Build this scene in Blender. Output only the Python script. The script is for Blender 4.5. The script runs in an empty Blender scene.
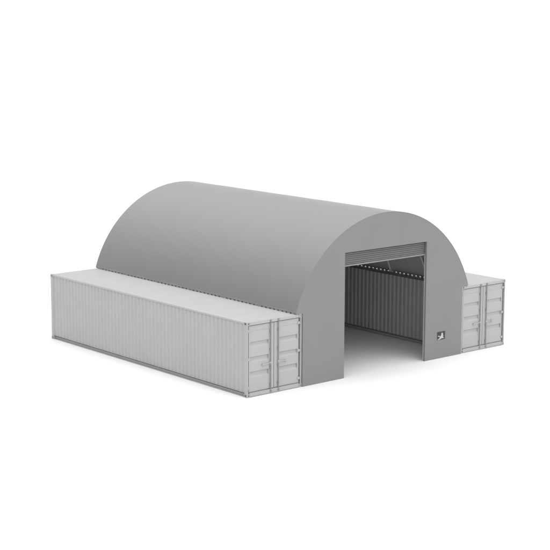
import bpy, bmesh, math
from mathutils import Matrix, Vector

C = bpy.context.scene.collection
SC = bpy.context.scene
W, H, L = 2.438, 2.591, 12.192        # forty foot container
SPAN = 8.048                          # clear width between the two containers
R, ZC = 4.5305, 1.244                  # arch radius and centre height

# ------------------------------------------------------------------ camera
def cam_matrix(loc, yaw, pitch, roll):
    f = Vector((math.sin(yaw) * math.cos(pitch), math.cos(yaw) * math.cos(pitch), -math.sin(pitch)))
    r = f.cross(Vector((0, 0, 1))).normalized()
    u = r.cross(f)
    r2 = r * math.cos(roll) + u * math.sin(roll)
    u2 = -r * math.sin(roll) + u * math.cos(roll)
    m = Matrix((r2, u2, -f)).transposed().to_4x4()
    m.translation = loc
    return m

cd = bpy.data.cameras.new('camera')
cam = bpy.data.objects.new('camera', cd)
C.objects.link(cam)
cd.sensor_width = 36.0
cd.lens = 36.0 * 1546.498 / 550.0
cd.clip_start = 0.5
cd.clip_end = 20000
cam.matrix_world = cam_matrix((-38.46136, -39.09075, 13.13977), 0.7043594, 0.1749153, 0.0025321)
SC.camera = cam

# ------------------------------------------------------------------ light: white studio surround, bright overhead
WORLD_SIDE = 1.2  # added narrow lobe from the left front, brightens the interior through the doorway
WORLD_BASE, WORLD_ZENITH, WORLD_FRONT, WORLD_RIM = 0.03, 3.15, 1.20, 1.12
wd = bpy.data.worlds.new('World')
SC.world = wd
wd.use_nodes = True
nt = wd.node_tree
nt.nodes.clear()
def N(kind, **kw):
    n = nt.nodes.new(kind)
    for k, v in kw.items(): setattr(n, k, v)
    return n
def math_node(op, a, b=None):
    n = N('ShaderNodeMath', operation=op)
    for i, v in enumerate((a, b)):
        if v is None: continue
        if isinstance(v, (int, float)): n.inputs[i].default_value = v
        else: nt.links.new(v, n.inputs[i])
    return n.outputs[0]
tc = N('ShaderNodeTexCoord')
sep = N('ShaderNodeSeparateXYZ'); nt.links.new(tc.outputs['Generated'], sep.inputs[0])
z = math_node('MAXIMUM', sep.outputs[2], 0.0)
zen = math_node('MULTIPLY', math_node('POWER', z, 2.0), WORLD_ZENITH)
dot = N('ShaderNodeVectorMath', operation='DOT_PRODUCT')
nt.links.new(tc.outputs['Generated'], dot.inputs[0])
dot.inputs[1].default_value = Vector((-0.12, -0.90, 0.36)).normalized()
fr = math_node('MULTIPLY', math_node('POWER', math_node('MAXIMUM', dot.outputs['Value'], 0.0), 3.0), WORLD_FRONT)
dot2 = N('ShaderNodeVectorMath', operation='DOT_PRODUCT')
nt.links.new(tc.outputs['Generated'], dot2.inputs[0])
dot2.inputs[1].default_value = Vector((-0.70, -0.70, 0.12)).normalized()
sd = math_node('MULTIPLY', math_node('POWER', math_node('MAXIMUM', dot2.outputs['Value'], 0.0), 12.0), WORLD_SIDE)
fr = math_node('ADD', fr, sd)
rim = N('ShaderNodeMapRange', interpolation_type='SMOOTHSTEP')
rim.inputs[1].default_value = 0.09; rim.inputs[2].default_value = 0.22
rim.inputs[3].default_value = WORLD_RIM; rim.inputs[4].default_value = 0.0
nt.links.new(sep.outputs[2], rim.inputs[0])
tot = math_node('MAXIMUM', math_node('ADD', math_node('ADD', zen, fr), WORLD_BASE), rim.outputs[0])
bg = N('ShaderNodeBackground'); bg.inputs[0].default_value = (1, 1, 1, 1)
nt.links.new(tot, bg.inputs[1])
out = N('ShaderNodeOutputWorld'); nt.links.new(bg.outputs[0], out.inputs[0])

SC.view_settings.view_transform = 'Standard'
SC.view_settings.look = 'None'
SC.view_settings.exposure = 0.0
SC.view_settings.gamma = 1.0

# ------------------------------------------------------------------ materials
def mat(name, v, rough=0.5, spec=0.5, var=0.03, scale=1.5, metallic=0.0, bump=0.0, bscale=120.0, sheen=0.0):
    m = bpy.data.materials.new(name); m.use_nodes = True
    t = m.node_tree; b = t.nodes['Principled BSDF']
    b.inputs['Roughness'].default_value = rough
    b.inputs['Specular IOR Level'].default_value = spec
    b.inputs['Metallic'].default_value = metallic
    b.inputs['Sheen Weight'].default_value = sheen
    b.inputs['Sheen Roughness'].default_value = 0.42
    co = t.nodes.new('ShaderNodeTexCoord')
    n = t.nodes.new('ShaderNodeTexNoise'); n.inputs['Scale'].default_value = scale
    n.inputs['Detail'].default_value = 4
    t.links.new(co.outputs['Object'], n.inputs['Vector'])
    r = t.nodes.new('ShaderNodeMapRange')
    r.inputs[1].default_value = 0.3; r.inputs[2].default_value = 0.7
    r.inputs[3].default_value = v * (1 - var); r.inputs[4].default_value = v * (1 + var)
    t.links.new(n.outputs['Fac'], r.inputs[0])
    cc = t.nodes.new('ShaderNodeCombineColor')
    for i in range(3): t.links.new(r.outputs[0], cc.inputs[i])
    t.links.new(cc.outputs[0], b.inputs['Base Color'])
    if bump:
        n2 = t.nodes.new('ShaderNodeTexNoise'); n2.inputs['Scale'].default_value = bscale
        t.links.new(co.outputs['Object'], n2.inputs['Vector'])
        bp = t.nodes.new('ShaderNodeBump'); bp.inputs['Strength'].default_value = bump
        bp.inputs['Distance'].default_value = 0.01
        t.links.new(n2.outputs['Fac'], bp.inputs['Height'])
        t.links.new(bp.outputs[0], b.inputs['Normal'])
    return m

M_GROUND = mat('white_floor', 0.71, 0.8, 0.0, 0.0)
M_PAINT = mat('grey_container_paint', 0.365, 0.45, 0.35, 0.02, 1.2)
M_STEEL = mat('galvanised_steel', 0.62, 0.4, 0.5, 0.05, 6)
M_BAR = mat('dull_steel_bars', 0.21, 0.45, 0.4, 0.05, 6)
M_DARK = mat('dark_shade_strip', 0.13, 0.5, 0.3, 0.05, 4)
M_RUBBER = mat('black_rubber', 0.05, 0.7, 0.3, 0.05)
M_FABRIC = mat('grey_cover_fabric', 0.142, 0.45, 1.0, 0.02, 0.5, sheen=0.4)
M_LINING = mat('pale_inner_lining', 0.42, 0.6, 0.3, 0.02, 0.5)
M_WALL = mat('grey_end_wall_cladding', 0.20, 0.55, 0.3, 0.015, 0.8)
M_SHUT = mat('grey_shutter_slats', 0.145, 0.45, 0.4, 0.03, 3)
M_RAIL = mat('grey_base_rail', 0.30, 0.5, 0.4, 0.05, 4)
M_PLATE = mat('charcoal_sign_face', 0.045, 0.5, 0.3, 0.05, 8)
M_MARK = mat('pale_sign_print', 0.45, 0.5, 0.3, 0.03, 8)

# ------------------------------------------------------------------ helpers
def box(bm, x0, x1, y0, y1, z0, z1, bev=0.0):
    g = bmesh.ops.create_cube(bm, size=1.0)
    vs = g['verts']
    for v in vs:
        v.co = Vector((x0 if v.co.x < 0 else x1, y0 if v.co.y < 0 else y1, z0 if v.co.z < 0 else z1))
    if bev:
        es = list({e for v in vs for e in v.link_edges})
        bmesh.ops.bevel(bm, geom=es, offset=bev, segments=2, affect='EDGES', profile=0.5)
    return bm

def cyl(bm, p, q, r, n=14):
    p, q = Vector(p), Vector(q); d = q - p
    m = Matrix.Translation((p + q) / 2) @ d.to_track_quat('Z', 'Y').to_matrix().to_4x4()
    bmesh.ops.create_cone(bm, cap_ends=True, segments=n, radius1=r, radius2=r, depth=d.length, matrix=m)

def strip(bm, prof, a, b, axis):
    """open or closed profile swept in a straight line: prof gives the two other coordinates in x,y,z order"""
    def P(c, t):
        c = list(c); c.insert(axis, t); return Vector(c)
    va = [bm.verts.new(P(c, a)) for c in prof]; vb = [bm.verts.new(P(c, b)) for c in prof]
    for i in range(len(prof) - 1):
        bm.faces.new((va[i], va[i + 1], vb[i + 1], vb[i]))
    return va, vb

def closed(bm, prof, a, b, axis):
    va, vb = strip(bm, list(prof), a, b, axis)
    n = len(prof)
    bm.faces.new((va[n - 1], va[0], vb[0], vb[n - 1]))
    f1 = bm.faces.new(va); f2 = bm.faces.new(vb)
    f1.normal_update(); f2.normal_update()
    bmesh.ops.triangulate(bm, faces=[f1, f2])

def obj(name, bm, m, parent=None, off=(0, 0, 0), smooth=None):
    bmesh.ops.translate(bm, verts=bm.verts, vec=Vector(off))
    bmesh.ops.recalc_face_normals(bm, faces=bm.faces)
    me = bpy.data.meshes.new(name); bm.to_mesh(me); bm.free()
    me.materials.append(m)
    if smooth is not None:
        for p in me.polygons: p.use_smooth = True
        me.set_sharp_from_angle(angle=math.radians(smooth))
    o = bpy.data.objects.new(name, me); C.objects.link(o)
    if parent: o.parent = parent
    return o

def thing(name, label, cat, loc, group=None):
    o = bpy.data.objects.new(name, None); C.objects.link(o)
    o.location = loc; o.empty_display_size = 0.3
    o['label'] = label; o['category'] = cat
    if group: o['group'] = group
    return o

def copy_tree(o, parent=None):
    c = o.copy(); C.objects.link(c)
    if parent: c.parent = parent
    for ch in list(o.children): copy_tree(ch, c)
    return c

# ------------------------------------------------------------------ ground
bm = bmesh.new()
S = 6000
bm.faces.new([bm.verts.new(p) for p in ((-S, -S, 0), (S, -S, 0), (S, S, 0), (-S, S, 0))])
g = obj('ground', bm, M_GROUND); g['kind'] = 'structure'

# ------------------------------------------------------------------ arched shelter
shelter = thing('arched_shelter', 'grey barrel arched shelter with half raised roller shutter, spanning between two shipping containers',
                'shelter', (0, 0, 0))
A0 = math.asin((2.627 - ZC) / R)                       # foot angle
def arc(r, n=96, a0=A0):
    return [(r * math.cos(a), ZC + r * math.sin(a)) for a in [a0 + (math.pi - 2 * a0) * i / n for i in range(n + 1)]]

# cover: a thin skin from end wall to end wall
bm = bmesh.new()
BAY = L / 6
ys = [-0.024] + [L * i / 72 for i in range(73)] + [L + 0.024]
loops = []
for y in ys:                                   # the fabric sinks a few millimetres between the ribs
    sag = 0.004 * math.sin(math.pi * min(max(y, 0), L) / BAY) ** 2
    loops.append([bm.verts.new((x, y, zz)) for x, zz in arc(R - sag) + arc(R - sag - 0.012)[::-1]])
nl = len(loops[0])
for a, b in zip(loops, loops[1:]):
    for i in range(nl):
        bm.faces.new((a[i], a[(i + 1) % nl], b[(i + 1) % nl], b[i]))
for lp in (loops[0], loops[-1]):
    for i in range(nl // 2 - 1):
        bm.faces.new((lp[i], lp[i + 1], lp[nl - 2 - i], lp[nl - 1 - i]))
cover = obj('fabric_cover', bm, M_FABRIC, shelter, smooth=30)
cover.data.materials.append(M_LINING)          # two-tone sheet: grey outside, pale inside
for p in cover.data.polygons:
    c = p.center
    if p.normal.dot(Vector((c.x, 0, c.z - ZC)).normalized()) < -0.5: p.material_index = 1

YW0, YW1 = -0.02, 0.065
DW, DH = 2.045, 4.50
def end_wall(y0, y1, door):
    bm = bmesh.new()
    r = R - 0.013
    a0 = math.asin((2.612 - ZC) / r)
    pts = []
    if door: pts += [(-DW, 0.0), (-DW, DH), (DW, DH), (DW, 0.0)]
    pts += [(4.004, 0.0), (4.004, 2.598)]
    pts += [(r * math.cos(a0), 2.598)] + arc(r, 96, a0) + [(-r * math.cos(a0), 2.598)]
    pts += [(-4.004, 2.598), (-4.004, 0.0)]
    closed(bm, pts, y0, y1, 1)
    return bm
obj('front_wall', end_wall(YW0, YW1, True), M_WALL, shelter)
obj('rear_wall', end_wall(L - 0.10, L + 0.02, False), M_WALL, shelter)

# ribs
for k in range(7):
    y = 0.16 + k * (L - 0.32) / 6 if k in (0, 6) else k * L / 6
    bm = bmesh.new()
    rr, rt = R - 0.075, 0.04
    path = arc(rr, 60, math.acos(4.235 / rr))
    rings = []
    for (x, zz) in path:
        d = Vector((x, 0, zz - ZC)).normalized()
        rings.append([bm.verts.new(Vector((x, y, zz)) + d * rt * math.cos(t) + Vector((0, 1, 0)) * rt * math.sin(t))
                      for t in [2 * math.pi * i / 12 for i in range(12)]])
    for a, b in zip(rings, rings[1:]):
        for i in range(12):
            bm.faces.new((a[i], a[(i + 1) % 12], b[(i + 1) % 12], b[i]))
    bm.faces.new(rings[0]); bm.faces.new(rings[-1])
    rib = obj('rib', bm, M_STEEL, shelter, smooth=40)
    for s in (-1, 1):
        bm = bmesh.new()
        box(bm, s * 4.235 - 0.05, s * 4.235 + 0.05, y - 0.09, y + 0.09, 2.592, 2.612)
        box(bm, s * 4.235 - 0.045, s * 4.235 + 0.045, y - 0.045, y + 0.045, 2.610, 2.70)
        obj('foot_plate', bm, M_STEEL, rib)

# notched base rails standing on the container roofs, daylight shows through the notches
PITCH, GAP = 0.22, 0.108
for s in (-1, 1):
    bm = bmesh.new()
    x0, x1 = sorted((s * 4.276, s * 4.302))
    prof = [(0.11, 2.668)]
    y = 0.11
    zlo, zhi = 2.5865, 2.621
    prof.append((y, zlo))
    while y + PITCH < L - 0.11:
        t = PITCH - GAP
        prof += [(y + t, zlo), (y + t + 0.012, zhi - 0.012), (y + t + 0.024, zhi), (y + PITCH - 0.024, zhi), (y + PITCH - 0.012, zhi - 0.012), (y + PITCH, zlo)]
        y += PITCH
    prof += [(L - 0.11, zlo), (L - 0.11, 2.668)]
    closed(bm, prof, x0, x1, 0)
    obj('base_rail', bm, M_RAIL, shelter)
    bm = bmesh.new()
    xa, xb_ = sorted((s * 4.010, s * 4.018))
    box(bm, xa, xb_, 0.12, L - 0.12, 2.52, 2.598)  # added strip, its dark colour stands in for shade along the container top rail
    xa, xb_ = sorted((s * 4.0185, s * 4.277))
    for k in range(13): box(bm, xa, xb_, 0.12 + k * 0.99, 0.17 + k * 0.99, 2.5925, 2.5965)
    obj('edge_shade_strip', bm, M_DARK, shelter)

# roller shutter, rolled nearly all the way up
bm = bmesh.new()
zb = 3.985; slat = 0.0715; prof = []
yb = 0.082
zz = zb + 0.055
while zz < DH + 0.10:
    prof += [(yb + 0.026, zz), (yb + 0.004, zz + 0.014), (yb - 0.006, zz + 0.030), (yb - 0.006, zz + 0.050), (yb + 0.026, zz + slat - 0.010)]
    zz += slat
front = prof
back = [(yb + 0.040, front[-1][1]), (yb + 0.040, front[0][1])]
closed(bm, front + back, -DW - 0.04, DW + 0.04, 0)
shut = obj('roller_shutter', bm, M_SHUT, shelter)
bm = bmesh.new()
box(bm, -DW - 0.03, DW + 0.03, yb - 0.012, yb + 0.032, zb, zb + 0.052, 0.005)
obj('bottom_bar', bm, M_BAR, shut)
for s in (-1, 1):
    bm = bmesh.new()
    x0, x1 = sorted((s * (DW + 0.045), s * (DW + 0.14)))
    box(bm, x0, x1, 0.067, 0.14, 0.0, DH + 0.2)
    obj('guide_rail', bm, M_STEEL, shelter)

# ------------------------------------------------------------------ sign on the front wall
SX, SZ, SW, SH = 2.89, 0.865, 0.42, 0.30
sign = thing('sign', 'small dark rectangular sign with a pale emblem on the front wall right of the doorway', 'sign', (SX, YW0 - 0.001, SZ - SH / 2))
bm = bmesh.new()
box(bm, -SW / 2, SW / 2, -0.010, 0.0, 0, SH, 0.002)
obj('plate', bm, M_PLATE, sign)
def poly(bm, pts):
    pp = [((u - 0.5) * SW, (1 - v) * SH) for u, v in pts]
    closed(bm, pp, -0.014, -0.0085, 1)
bm = bmesh.new()
poly(bm, [(.50, .28), (.54, .20), (.62, .16), (.70, .20), (.73, .28), (.71, .38), (.76, .48), (.74, .62), (.72, .72), (.84, .80), (.86, .86),
          (.60, .84), (.42, .90), (.34, .97), (.05, .96), (.07, .89), (.28, .85), (.30, .74), (.40, .62), (.47, .50), (.52, .40)])
poly(bm, [(.04, .52), (.16, .47), (.32, .52), (.38, .58), (.30, .66), (.18, .58)])
obj('emblem', bm, M_MARK, sign)

# ------------------------------------------------------------------ shipping container
hw = W / 2
cont = thing('shipping_container', 'pale grey shipping container left of the arched shelter, its long corrugated side facing the viewer',
             'container', (-SPAN / 2 - hw, L / 2, 0), 'containers carrying the arched shelter')
OFF = (0, -L / 2, 0)
def part(name, bm, m=M_PAINT, parent=cont, smooth=None): return obj(name, bm, m, parent, OFF, smooth)

# corner castings with their lashing holes
CX, CY, CZ = 0.125, 0.165, 0.118
for sx in (-1, 1):
    for ye in (0, 1):
        for zt in (0, 1):
            bm = bmesh.new()
            x0, x1 = sorted((sx * hw, sx * (hw - CX)))
            y0, y1 = (0, CY) if ye == 0 else (L - CY, L)
            z0, z1 = (0, CZ) if zt == 0 else (H - CZ, H)
            box(bm, x0, x1, y0, y1, z0, z1)
            bm.faces.ensure_lookup_table()
            for nrm in (Vector((sx, 0, 0)), Vector((0, -1 if ye == 0 else 1, 0))):
                bmesh.ops.recalc_face_normals(bm, faces=bm.faces)
                f = max((f for f in bm.faces), key=lambda f: f.normal.dot(nrm) + 0.01 * f.calc_area())
                bmesh.ops.inset_individual(bm, faces=[f], thickness=0.032)
                r = bmesh.ops.extrude_face_region(bm, geom=[f])
                vs = [v for v in r['geom'] if isinstance(v, bmesh.types.BMVert)]
                bmesh.ops.translate(bm, verts=vs, vec=-nrm * 0.08)
                if f.is_valid: bmesh.ops.delete(bm, geom=[f], context='FACES_ONLY')
            part('corner_casting', bm)

# corner posts
PW, PD = 0.052, 0.150
for sx in (-1, 1):
    for ye in (0, 1):
        bm = bmesh.new()
        y0, y1 = (0.004, PD) if ye == 0 else (L - PD, L - 0.004)
        x0, x1 = sorted((sx * (hw - 0.004), sx * (hw - PW)))
        box(bm, x0, x1, y0, y1, CZ - 0.001, H - CZ + 0.001, 0.006)
        if ye == 0:                                  # inner return behind the door
            x0, x1 = sorted((sx * (hw - PW + 0.002), sx * (hw - 0.15)))
            box(bm, x0, x1, 0.115, PD - 0.004, CZ, H - CZ)
        part('corner_post', bm)

# side rails
for sx in (-1, 1):
    bm = bmesh.new()
    x0, x1 = sorted((sx * (hw - 0.006), sx * (hw - 0.066)))
    box(bm, x0, x1, CY - 0.002, L - CY + 0.002, H - 0.082, H - 0.003, 0.024)
    part('top_side_rail', bm, smooth=40)
    bm = bmesh.new()                                 # outward channel
    xo, xi = sx * (hw - 0.008), sx * (hw - 0.090)
    prof = [(xo, 0.168), (xo, 0.156), (xi, 0.150), (xi, 0.030), (xi + sx * 0.050, 0.026), (xi + sx * 0.050, 0.014), (xi - sx * 0.03, 0.014), (xi - sx * 0.03, 0.168)]
    closed(bm, prof, CY - 0.002, L - CY + 0.002, 1)
    part('bottom_side_rail', bm)

# corrugated side walls
def corrugation(a, b, pitch, flat_o, slope, flat_i, outer, inner):
    n = round((b - a) / pitch); k = (b - a) / (n * pitch); pts = []
    for i in range(n):
        y = a + i * pitch * k
        pts += [(y, outer), (y + flat_o * k, outer), (y + (flat_o + slope) * k, inner), (y + (flat_o + slope + flat_i) * k, inner)]
    pts.append((b, outer))
    return pts
for sx in (-1, 1):
    bm = bmesh.new()
    prof = corrugation(PD - 0.002, L - PD + 0.002, 0.222, 0.074, 0.044, 0.060, sx * (hw - 0.022), sx * (hw - 0.054))
    strip(bm, [(x, y) for y, x in prof], 0.165, H - 0.070, 2)
    part('side_panel', bm)

# roof sheet, pressed across
bm = bmesh.new()
strip(bm, corrugation(0.10, L - 0.10, 0.22, 0.105, 0.05, 0.015, H - 0.0055, H - 0.0095), -hw + 0.045, hw - 0.045, 0)
part('roof_panel', bm)
# floor
bm = bmesh.new(); box(bm, -hw + 0.09, hw - 0.09, 0.12, L - 0.06, 0.10, 0.17)
part('floor', bm)
# closed far end
bm = bmesh.new()
prof = corrugation(-hw + PW - 0.003, hw - PW + 0.003, 0.25, 0.09, 0.06, 0.06, L - 0.02, L - 0.06)
strip(bm, prof, 0.15, H - 0.07, 2)
part('end_panel', bm)
for z0, z1 in ((0.012, 0.155), (H - 0.10, H - 0.012)):
    bm = bmesh.new(); box(bm, -hw + CX - 0.002, hw - CX + 0.002, L - 0.11, L - 0.006, z0, z1, 0.006)
    part('end_rail', bm)
# door header and sill
ZS, ZH = 0.165, H - 0.135
bm = bmesh.new()
box(bm, -hw + CX - 0.002, hw - CX + 0.002, 0.014, 0.12, ZH + 0.015, H - 0.006, 0.008)
box(bm, -hw + 0.06, hw - 0.06, 0.09, 0.14, ZH - 0.03, ZH + 0.03)
part('door_header', bm)
bm = bmesh.new()
box(bm, -hw + CX - 0.002, hw - CX + 0.002, 0.010, 0.12, 0.014, ZS - 0.018, 0.008)
box(bm, -hw + 0.06, hw - 0.06, 0.09, 0.14, ZS - 0.03, ZS + 0.03)
part('door_sill', bm)

# doors
DX0, DX1 = 0.010, hw - 0.110
YD = 0.050                                            # door face set back from the post face
for s in (-1, 1):
    bm = bmesh.new()
    Z0, Z1 = ZS + 0.012, ZH - 0.012
    mi, mo = DX0 + 0.225, DX1 - 0.055                 # pressed field between plain stiles
    def bx(a, b, *r, **k):
        a, b = sorted((s * a, s * b)); box(bm, a, b, *r, **k)
    bx(DX0, mi + 0.001, YD, YD + 0.05, Z0, Z1)
    bx(mo - 0.001, DX1, YD, YD + 0.05, Z0, Z1)
    prof = [(YD + 0.003, Z0)]
    for zc, hh, dp in ((0.77, 0.098, 0.050), (1.285, 0.092, 0.048), (1.80, 0.092, 0.048), (2.235, 0.03, 0.008)):
        sl = 0.062 if dp > 0.02 else 0.02
        up = 0.030 if dp > 0.02 else 0.012
        prof += [(YD + 0.003, zc - hh), (YD + 0.003 + dp, zc - hh + sl), (YD + 0.003 + dp, zc + hh - up), (YD + 0.003, zc + hh)]
    prof += [(YD + 0.003, Z1), (YD + 0.060, Z1), (YD + 0.060, Z0)]
    a, b = sorted((s * mi, s * mo))
    closed(bm, prof, a, b, 0)
    door = part('door', bm)
    # rubber gasket around the leaf
    bm = bmesh.new()
    bx(0.001, DX1 + 0.05, YD + 0.062, YD + 0.070, ZS - 0.012, ZH + 0.012)
    bx(0.0015, DX0 - 0.0008, YD + 0.004, YD + 0.054, Z0, Z1)
    part('gasket', bm, M_RUBBER, door)
    # locking bar with guides and keepers
    xb = s * 0.172
    bm = bmesh.new()
    cyl(bm, (xb, 0.010, 0.055), (xb, 0.010, H - 0.03), 0.019)
    for zc in (0.32, 0.92, 1.54, 2.18):
        box(bm, xb - 0.030, xb + 0.030, 0.004, YD + 0.002, zc - 0.03, zc + 0.03, 0.004)
    for zc in (0.085, H - 0.062):
        box(bm, xb - 0.034, xb + 0.034, -0.014, 0.018, zc - 0.032, zc + 0.032, 0.005)
    part('locking_bar', bm, M_BAR, door, smooth=40)
    # handle reaching towards the hinge side
    bm = bmesh.new()
    zc = 1.075
    cyl(bm, (xb, 0.006, zc), (s * 0.56, 0.004, zc - 0.035), 0.013, 10)
    box(bm, xb - 0.028, xb + 0.028, -0.014, 0.026, zc - 0.035, zc + 0.035, 0.004)
    a, b = sorted((s * 0.47, s * 0.53))
    box(bm, a, b, 0.0, YD + 0.004, zc - 0.062, zc + 0.006, 0.004)
    part('handle', bm, M_PAINT, door)
    # hinges bridging the gap to the post
    for zc in (0.325, 1.31, 2.28):
        bm = bmesh.new()
        bx(DX1 - 0.05, hw - 0.030, YD - 0.022, YD + 0.004, zc - 0.045, zc + 0.045, bev=0.004)
        cyl(bm, (s * (hw - 0.036), 0.004, zc - 0.075), (s * (hw - 0.036), 0.004, zc + 0.075), 0.017, 10)
        part('hinge', bm, M_PAINT, door)

right = copy_tree(cont)
right.location = (SPAN / 2 + hw, L / 2, 0)
right['label'] = 'pale grey shipping container right of the arched shelter, mostly hidden except its double doors'
